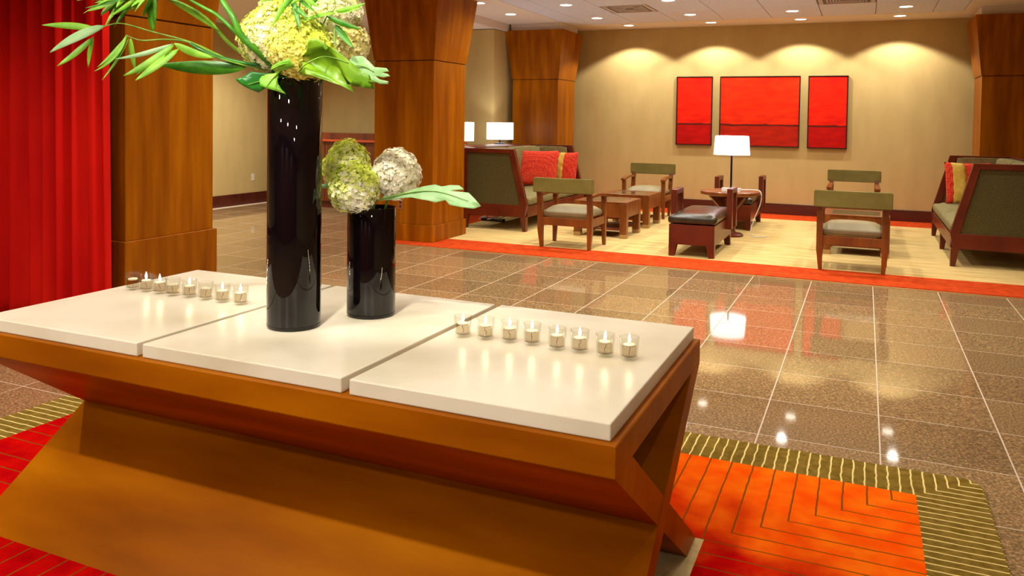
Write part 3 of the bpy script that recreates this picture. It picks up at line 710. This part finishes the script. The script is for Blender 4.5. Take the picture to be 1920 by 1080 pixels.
bigleaf('monstera_leaf', 'pale folded split leaf behind the olive one at the right of the tall vase',
    [(660,125),(668,108),(690,107),(703,118),(712,127),(722,128),(734,129),(739,135),(726,137),(736,139),(741,143),(728,146),(714,143),(722,149),(738,152),(737,157),(722,157),(700,148),(680,140)],
    [(662,126),(690,125),(712,136)], lambda x, y: .11+.0004*(x-660), 'leaf_pale', p1, B1, gm)
bigleaf('monstera_leaf', 'dark glossy leaf drooping left over the rim of the tall vase',
    [(454,150),(470,146),(486,136),(510,139),(538,139),(530,150),(520,160),(500,174),(490,171),(476,165),(463,158)],
    [(530,141),(505,153),(480,160)], lambda x, y: .09-(538-x)*.0002, 'leaf_deep', p1, B1, gm)
bigleaf('monstera_leaf', 'bright light green leaf folded down over the front rim of the tall vase',
    [(505,151),(509,145),(522,141),(539,139),(538,150),(541,160),(547,168),(555,177),(540,172),(522,167),(508,162)],
    [(537,141),(528,152),(520,165)], lambda x, y: .105+(y-139)*.0006, 'leaf_lime', p1, B1, gm)
bigleaf('monstera_leaf', 'small flat light green leaf lying on the front rim of the tall vase',
    [(535,131),(548,124),(569,116),(577,130),(566,134),(542,139)], [(538,135),(556,127),(572,124)], lambda x, y: .165+.0008*(139-y), 'leaf_lime', p1, B1, gm)
bigleaf('monstera_leaf', 'long pale green slit leaf reaching right from the short vase',
    [(712,373),(722,364),(742,360),(768,354),(782,348),(800,343),(818,340),(830,343),(846,340),(862,340),(872,347),(860,348),(845,350),(866,351),(880,352),(891,362),(903,374),(890,379),(866,377),(846,374),(838,366),(820,371),(806,368),(790,366),(776,364),(756,366),(735,370)],
    [(715,371),(760,358),(820,352),(880,366)], lambda x, y: .035+(x-712)*.0005+(y-355)*.001, 'leaf_pale', p2, B2, 'split leaves in the short vase')
bigleaf('monstera_leaf', 'small pale leaf tip poking out left of the short vase flowers',
    [(640,372),(622,356),(602,352),(601,346),(615,343),(632,346),(650,360)], [(645,368),(625,352),(603,349)], lambda x, y: .0, 'leaf_pale', p2, B2, 'split leaves in the short vase')

# ================================================================== LOUNGE FURNITURE
CZ = .0125
def tapered_leg(x0, x1, y0, y1, z0, z1, tx=0, ty=0, sx=1, sy=1):
    """square leg from (z1) tapering on its inner faces towards the floor"""
    w_, d_ = x1-x0, y1-y0
    bx0, bx1 = (x0+tx*w_, x1) if sx > 0 else (x0, x1-tx*w_)
    by0, by1 = (y0+ty*d_, y1) if sy > 0 else (y0, y1-ty*d_)
    return bm_hull8([(bx0,by0,z0),(bx1,by0,z0),(bx1,by1,z0),(bx0,by1,z0)], [(x0,y0,z1),(x1,y0,z1),(x1,y1,z1),(x0,y1,z1)], .002)
def pad(x0, x1, y0, y1, z0, z1, crown=.0, bev=.02, cuts=6, curve=0):
    """upholstered pad with rounded edges and a crowned top"""
    bm = bm_box(x0, x1, y0, y1, z0, z1)
    bmesh.ops.subdivide_edges(bm, edges=bm.edges[:], cuts=cuts, use_grid_fill=True)
    cx, cy, cz = (x0+x1)/2, (y0+y1)/2, (z0+z1)/2; hx, hy, hz = (x1-x0)/2, (y1-y0)/2, (z1-z0)/2
    for v in bm.verts:
        u, q, s = (v.co.x-cx)/hx, (v.co.y-cy)/hy, (v.co.z-cz)/hz
        k = (1-u**4)*(1-q**4)
        if s > 0: v.co.z += crown*k*s
        ed = max(0, abs(u)-.0)**8*.5+max(0, abs(q))**8*.5
        v.co.z -= s*bev*.6*max(abs(u)**10, abs(q)**10)
        v.co.x -= (1 if u > 0 else -1)*bev*.6*(abs(u) > .99)*(abs(s)**4); v.co.y -= (1 if q > 0 else -1)*bev*.6*(abs(q) > .99)*(abs(s)**4)
        if curve: v.co.y += curve*(1-u*u)
    return bm
def make_chair():
    t = thing('armchair', '', 'armchair')
    # faces +y, rear feet at y=0
    for sx in (-1, 1):
        x0, x1 = (.262, .318) if sx > 0 else (-.318, -.262)
        bl = bmesh.new()
        sec = [(0,.0,.040),(.20,-.012,.055),(.34,-.016,.06),(.48,-.03,.052),(.64,-.066,.042),(.72,-.085,.036)]
        tap = {0: .022}; rows = []
        for i, (z, yc, d) in enumerate(sec):
            xi = .018 if i == 0 else 0
            a, b = (x0, x1-xi*1.2) if sx > 0 else (x0+xi*1.2, x1)
            if i == 0: a, b = (a+.0, b) if sx > 0 else (a, b-.0)
            rows.append([bl.verts.new(p) for p in ((a,yc-d/2,z),(b,yc-d/2,z),(b,yc+d/2,z),(a,yc+d/2,z))])
        bl.faces.new(rows[0][::-1]); bl.faces.new(rows[-1])
        for a, b in zip(rows, rows[1:]):
            for k in range(4): bl.faces.new((a[k], a[(k+1)%4], b[(k+1)%4], b[k]))
        mkobj('leg', bl, 'wood_chair', t)
        f0, f1 = (.268, .322) if sx > 0 else (-.322, -.268)
        bm = tapered_leg(f0, f1, .44, .49, 0, .26, .3, .3, sx, 1)
        bm2 = bm_box(f0, f1, .44, .49, .26, .565, .002, 1, bm); mkobj('leg', bm2, 'wood_chair', t)
        # curved arm
        ab = bmesh.new(); path = [(-.05,.60),(.06,.605),(.2,.61),(.34,.602),(.44,.588),(.515,.575)]; rows = []
        for i, (y, z) in enumerate(path):
            wv = (.022+.012*i/5); xm = sx*(.290+.008*i/5)
            rows.append([ab.verts.new(p) for p in ((xm-wv,y,z-.03),(xm+wv,y,z-.03),(xm+wv,y,z),(xm-wv,y,z))])
        ab.faces.new(rows[0][::-1]); ab.faces.new(rows[-1])
        for a, b in zip(rows, rows[1:]):
            for k in range(4): ab.faces.new((a[k], a[(k+1)%4], b[(k+1)%4], b[k]))
        mkobj('arm', ab, 'wood_chair', t)
        mkobj('seat_rail', bm_box(sx*.30-.014, sx*.30+.014, .0, .45, .25, .335, .002), 'wood_chair', t)
    mkobj('seat_rail', bm_box(-.265, .265, -.03, .0, .25, .335, .002), 'wood_chair', t)
    mkobj('seat_rail', bm_box(-.27, .27, .455, .485, .25, .335, .002), 'wood_chair', t)
    mkobj('seat', pad(-.285, .285, -.005, .478, .33, .425, .04, .03), 'olive_seat', t, smooth=True)
    bb = bm_box(-.345, .345, -.128, -.05, .622, .782)
    bmesh.ops.subdivide_edges(bb, edges=[e for e in bb.edges if abs(e.verts[0].co.x-e.verts[1].co.x) > .1], cuts=9)
    for v in bb.verts:
        u = v.co.x/.345; v.co.y += -.028*(1-u*u)+(.018 if v.co.y > -.09 and v.co.z < .7 else 0)*(1-u**8)
    bmesh.ops.bevel(bb, geom=[e for e in bb.edges if e.calc_face_angle(0) > .6], offset=.008, segments=2, affect='EDGES')
    bo = mkobj('backrest', bb, 'olive_leather', t, smooth=True); md = bo.modifiers.new('edge', 'EDGE_SPLIT'); md.split_angle = math.radians(35)
    return t
ch = make_chair()
specs = [((-1.585,.515), 0, 'olive leather armchair seen from behind in front of the left coffee tables'),
         ((1.337,.515), 0, 'olive leather armchair seen from behind, right of the black bench'),
         ((-1.55,4.25), math.pi, 'olive leather armchair facing the room by the back wall, behind the left coffee tables'),
         ((1.30,4.28), math.pi, 'olive leather armchair facing the room by the back wall, behind the right rear view armchair')]
for k, (p, rz, lb) in enumerate(specs):
    c_ = ch if k == 0 else copy_tree(ch)
    c_.location = (p[0], p[1], CZ); c_.rotation_euler.z = rz; c_['label'] = lb; c_['group'] = 'olive armchairs in the lounge'

def make_coffee():
    t = thing('coffee_table', '', 'table'); h, L_ = .335, .43
    for sx in (-1, 1):
        for sy in (-1, 1):
            x0, x1 = (h-.085, h) if sx > 0 else (-h, -h+.085); y0, y1 = (h-.085, h) if sy > 0 else (-h, -h+.085)
            lg = mkobj('leg', bm_box(x0, x1, y0, y1, .045, L_-.005, .002), 'wood_chair', t)
            mkobj('foot_cap', bm_box(x0-.001, x1+.001, y0-.001, y1+.001, 0, .046, .002), 'brass_cap', lg)
    for a in ((-h+.004, h-.004, -h+.004, -h+.03), (-h+.004, h-.004, h-.03, h-.004), (-h+.004, -h+.03, -h+.03, h-.03), (h-.03, h-.004, -h+.03, h-.03)):
        mkobj('apron', bm_box(*a, .25, L_-.004, .002), 'wood_chair', t)
    f = .09
    for a in ((-h, h, -h, -h+f), (-h, h, h-f, h), (-h, -h+f, -h+f, h-f), (h-f, h, -h+f, h-f)):
        mkobj('top_frame', bm_box(*a, L_-.004, L_+.008, .002), 'wood_chair', t)
    mkobj('glass_top', bm_box(-h+f, h-f, -h+f, h-f, L_-.006, L_+.005), 'tabletop_glass', t)
    mkobj('lower_shelf', bm_box(-h+.085, h-.085, -h+.03, h-.03, .09, .115, .002), 'wood_red', t)
    return t
plain('tabletop_glass', (104,84,58), .08, .6)
ct = make_coffee()
cps = [((-1.515,1.885), 'square coffee table with glass top right behind the left rear view armchair'), ((-1.515,2.975), 'square coffee table with glass top in front of the far left armchair'),
       ((1.36,1.885), 'square coffee table half hidden behind the right rear view armchair'), ((1.36,2.975), 'square coffee table in front of the far right armchair')]
for k, (p, lb) in enumerate(cps):
    c_ = ct if k == 0 else copy_tree(ct)
    c_.location = (p[0], p[1], CZ); c_['label'] = lb; c_['group'] = 'square coffee tables in the lounge'

def make_bench():
    t = thing('bench', '', 'bench')   # x -0.24..0.24, y 0..1.14
    bm = bm_box(-.238, .238, 0, 1.14, .125, .338, .003); mkobj('body', bm, 'wood_red', t)
    for sx in (-1, 1):
        for y0, y1, sy in ((0,.085,-1), (1.055,1.14,1)):
            x0, x1 = (.155, .238) if sx > 0 else (-.238, -.155)
            mkobj('leg', tapered_leg(x0, x1, y0, y1, 0, .126, .28, .28, sx, sy), 'wood_red', t)
    mkobj('cushion', pad(-.246, .246, -.008, 1.148, .338, .438, .02, .02, 8), 'black_leather', t, smooth=True)
    for sx, ya in ((1, .76), (-1, .36)):
        x0, x1 = (.24, .30) if sx > 0 else (-.30, -.24)
        fr = bm_box(x0, x1, ya, ya+.07, .22, .675, .002); bm_box(x0, x1, ya+.31, ya+.38, .22, .675, .002, 1, fr); bm_box(x0, x1, ya+.07, ya+.31, .62, .675, .002, 1, fr)
        mkobj('arm_frame', fr, 'wood_red', t)
    return t
bn = make_bench()
for k, (p, lb) in enumerate((((-.215,.605), 'black leather bench with wooden arm loops at the front by the orange border'), ((-.165,3.10), 'black leather bench with wooden arm loops behind the round table'))):
    c_ = bn if k == 0 else copy_tree(bn)
    c_.location = (p[0], p[1], CZ); c_['label'] = lb; c_['group'] = 'black leather benches'

# round table, lamp, cord
RT = (-.11, 2.5)
t = thing('round_table', 'round wooden pedestal table carrying the white lamp', 'table', (*RT, CZ))
mkobj('tabletop', bm_lathe([(0,.515),(.335,.515),(.362,.525),(.365,.545),(.362,.562),(.35,.568),(0,.568)], 48), 'wood_chair', t)
mkobj('pedestal', bm_lathe([(.075,.03),(.072,.06),(.085,.3),(.105,.45),(.15,.515),(0,.515)], 24), 'wood_red', t, smooth=True)
mkobj('foot', bm_lathe([(0,0),(.17,0),(.172,.02),(.15,.035),(.09,.045),(.08,.06),(0,.06)], 32), 'wood_red', t)
for k in range(4):
    a = math.pi/4+k*math.pi/2; d = Vector((math.cos(a), math.sin(a), 0))
    bm = bm_prism([(.09,.30),(.30,.50),(.30,.515),(.09,.515)], 'y', -.02, .02); bmesh.ops.rotate(bm, verts=bm.verts[:], matrix=Matrix.Rotation(a, 3, 'Z')); mkobj('bracket', bm, 'wood_red', t)
def lamp(loc, sr0, sr1, z0, z1, label, base_r, round_=True, power=14):
    t = thing('table_lamp', label, 'lamp', loc)
    mkobj('lamp_base', bm_lathe([(0,0),(base_r,0),(base_r,.014),(base_r-.006,.02),(.02,.024),(0,.024)], 32), 'black_metal', t)
    mkobj('pole', bm_lathe([(0,.02),(.0125,.02),(.0125,z0+.12),(0,z0+.12)], 16), 'black_metal', t)
    mkobj('shade', bm_lathe([(sr0,z0),(sr1,z1),(sr1-.004,z1),(sr0-.004,z0)], 40), 'shade_glow', t, smooth=False)
    mkobj('shade_rim', bm_lathe([(sr1+.001,z1-.006),(sr1+.001,z1+.003),(sr1-.006,z1+.003),(sr1-.006,z1-.006)], 40), 'white_metal', t)
    ld = bpy.data.lights.new('bulb', 'POINT'); ld.energy = power; ld.color = (.92,.93,1.0); ld.shadow_soft_size = .05
    lo = bpy.data.objects.new('bulb', ld); COL.objects.link(lo); lo.parent = t; lo.location = (0,0,(z0+z1)/2)
lamp((RT[0], RT[1]+.06, CZ+.5685), .222, .206, 1.03-.58, 1.265-.58, 'white drum table lamp on a thin dark pole on the round table', .09)
t = thing('tray', 'small white desk tray lying on the round table by the lamp', 'tray', (RT[0]+.02, RT[1]-.12, CZ+.5685))
mkobj('tray_floor', bm_box(-.10, .12, -.06, .06, 0, .006), 'white_plastic', t)
for a in ((-.10,.12,-.06,-.054), (-.10,.12,.054,.06), (-.10,-.094,-.054,.054), (.114,.12,-.054,.054)): mkobj('tray_side', bm_box(*a, .006, .04), 'white_metal', t)
cd = mkobj('extension_cord', bm_tube(catmull([(.0,2.56,.59),(.16,2.5,.60),(.262,2.46,.585),(.268,2.45,.45),(.20,2.43,.25),(.16,2.42,.10),(.19,2.44,.03),(.27,2.5,.02),(.33,2.6,.02)], 8), .006, 8), 'cord_white', smooth=True)
tag(cd, 'white lamp cord hanging from the round table to the carpet', 'cord')

# sofas ---------------------------------------------------------------
def make_sofa(L_, mirror, label, loc):
    """local: front towards +x, near arm at y=0, length L_ along +y; mirror flips x"""
    t = thing('sofa', label, 'sofa', loc); s = -1 if mirror else 1
    def X(v): return s*v
    def bx(name, x0, x1, y0, y1, z0, z1, mat, bev=.003):
        a, b = sorted((X(x0), X(x1))); return mkobj(name, bm_box(a, b, y0, y1, z0, z1, bev), mat, t)
    D, H = .90, 1.045                     # overall depth, height; x=0 front knee, x=-D back
    fx, tx_, bz, sz = 0.0, -.19, .18, .335
    th = .07
    for y0 in (0, L_-th):
        y1 = y0+th
        P = lambda pts: [(X(a), b) for a, b in pts]
        inner = 1 if y0 == 0 else -1
        mkobj('arm_front_post', bm_prism(P([(fx,sz),(fx-.085,sz),(tx_-.075,H),(tx_,H)]), 'y', y0, y1, .003), 'wood_red', t)
        mkobj('arm_top_rail', bm_prism(P([(tx_-.06,H-.058),(tx_-.075,H),(-D,H),(-D,H-.058)]), 'y', y0, y1, .003), 'wood_red', t)
        mkobj('arm_bottom_rail', bm_prism(P([(fx-.03,bz),(fx,sz),(-D,sz),(-D,bz)]), 'y', y0, y1, .003), 'wood_red', t)
        a = mkobj('arm_panel', bm_prism(P([(fx-.08,sz),(tx_-.068,H-.055),(-D+.05,H-.055),(-D+.05,sz)]), 'y', y0+.012, y1+(.03 if y0 == 0 else 0)), 'olive_weave', t)
        mkobj('rear_post', bm_prism(P([(-D,sz),(-D,H-.058),(-D+.055,H-.058),(-D+.055,sz)]), 'y', y0, y1, .003), 'wood_red', t)
        pd = pad(*sorted((X(-.26), X(-D+.1))), (y1 if inner > 0 else y0-.055), (y1+.055 if inner > 0 else y0), sz+.05, H-.02, 0, .02, 4)
        mkobj('arm_cushion', pd, 'sofa_cushion', t, smooth=True)
        for x0 in (fx-.085, -D):
            a, b = sorted((X(x0), X(x0+.075)))
            front = x0 > -.5
            mkobj('leg', tapered_leg(a, b, y0, y0+.075 if y0 == 0 else y1, 0, bz+.005, .4, .1, (s if front else -s), 1), 'wood_red', t)
    bx('front_rail', -.05, -.012, th, L_-th, bz, sz-.02, 'wood_red')
    if L_ > 1: 
        a, b = sorted((X(-.085), X(-.01))); mkobj('leg', tapered_leg(a, b, L_*.5-.035, L_*.5+.035, 0, bz+.005, .4, .1, s, 1), 'wood_red', t)
    bx('back_panel', -D, -D+.04, th, L_-th, bz, H-.03, 'olive_weave')
    bx('back_rail', -D-.01, -D+.05, th, L_-th, H-.05, H, 'wood_red')
    n = 2; wseat = (L_-2*th-.11)/n
    for k in range(n):
        y0 = th+.055+k*wseat
        a, b = sorted((X(-.01), X(-D+.2)))
        mkobj('seat_cushion', pad(a, b, y0+.003, y0+wseat-.003, sz-.03, .445, .02, .03), 'sofa_cushion', t, smooth=True)
        a, b = sorted((X(-D+.22), X(-D+.05)))
        mkobj('back_cushion', pad(a, b, y0+.003, y0+wseat-.003, .43, H-.012, 0, .03), 'sofa_cushion', t, smooth=True)
    return t
make_sofa(2.30, False, 'olive sofa with dark wooden frame on the left behind the middle column', (-2.468, 1.50, CZ))
make_sofa(2.55, True, 'olive sofa with dark wooden frame at the right edge', (2.237, 1.33, CZ))

def pillow(loc, w_, h_, th, tilt, rz, label, stripe=None, group='red knit pillows'):
    """knitted pillow standing on its edge, leaning back; local x = width, z = height"""
    t = thing('pillow', label, 'pillow', loc, rz, group)
    def surf(u, v, sgn, x0=-1, x1=1, off=0):
        X_ = w_/2*u*(1-.05*(1-v*v)*(abs(u) > .95)); Z_ = h_/2*(1+v*(1-.05*(1-u*u)))
        d = th/2*max(0, (1-abs(u)**2.6))**.55*max(0, (1-abs(v)**2.6))**.55+.004+off
        y = -sgn*d
        return Vector((X_, y*math.cos(tilt)+Z_*math.sin(tilt), Z_*math.cos(tilt)-y*math.sin(tilt)))
    bm = bmesh.new(); n = 22; gr = {}
    for sgn in (1, -1):
        for i in range(n+1):
            for j in range(n+1):
                u, v = -1+2*i/n, -1+2*j/n
                gr[sgn,i,j] = bm.verts.new(surf(u, v, sgn))
        for i in range(n):
            for j in range(n): bm.faces.new([gr[sgn,a,b] for a, b in ((i,j),(i+1,j),(i+1,j+1),(i,j+1))])
    bmesh.ops.remove_doubles(bm, verts=bm.verts[:], dist=.009)
    mkobj('knit_cover', bm, 'knit_orange', t, smooth=True)
    if stripe:
        bm = bmesh.new(); m_ = 24; rows = []
        for j in range(m_+1):
            v = -1+2*j/m_; wob = .03*math.sin(j*1.3)
            rows.append([bm.verts.new(surf(stripe[0]+(stripe[1]-stripe[0])*k/4+wob*.5, v, 1, off=.006+.004*math.sin(j*1.1+k))) for k in range(5)])
        for a, b in zip(rows, rows[1:]):
            for k in range(4): bm.faces.new((a[k], a[k+1], b[k+1], b[k]))
        o = mkobj('yellow_band', bm, 'yellow_band', t, smooth=True); md = o.modifiers.new('thick', 'SOLIDIFY'); md.thickness = .006; md.offset = -1
    return t
SEAT = CZ+.462
pillow((-2.95, 2.98, SEAT), .64, .53, .17, .22, .28, 'plain red knit pillow at the front on the left sofa')
pillow((-2.72, 3.40, SEAT), .50, .50, .16, .2, -.1, 'red knit pillow with yellow band leaning behind another on the left sofa', (-.15,.2))
pillow((2.62, 3.42, SEAT), .54, .52, .16, .2, .25, 'red knit pillow with yellow band on the right sofa', (-.72,-.2))

# console behind the left sofa with two lamps
t = thing('sofa_table', 'narrow dark wooden console behind the left sofa under the two small lamps', 'table', (-3.68, 2.7, CZ))
mkobj('tabletop', bm_box(-.18, .18, -1.05, 1.05, 1.0, 1.045, .003), 'wood_red', t)
for sx in (-1, 1):
    for sy in (-1, 1): mkobj('leg', bm_box(sx*.15-.025, sx*.15+.025, sy*1.0-.025, sy*1.0+.025, 0, 1.0, .002), 'wood_red', t)
lamp((-3.70, 3.36, CZ+1.0455), .205, .205, .075, .335, 'small white drum lamp on the console, nearer the rear column', .085)
lamp((-3.70, 2.03, CZ+1.0455), .195, .195, .075, .335, 'small white drum lamp half hidden by the middle column', .085)
# cables and power strip under the left sofa
t = thing('power_strip', 'dark power strip with white cables on the carpet under the left sofa', 'power strip', (-3.3, 2.30, CZ))
mkobj('strip_body', bm_box(-.17, .17, -.035, .035, 0, .04, .004), 'black_metal', t)
rr = random.Random(11)
for k in range(4):
    pts = [(-.16+.1*k+rr.uniform(-.02,.02), 0, .04)]
    for q in range(4): pts.append((pts[-1][0]+rr.uniform(-.08,.09), rr.uniform(-.12,.08), .05+rr.uniform(-.03,.03)))
    mkobj('cable', bm_tube(catmull(pts, 5), .006, 6), 'cord_white', t, smooth=True)
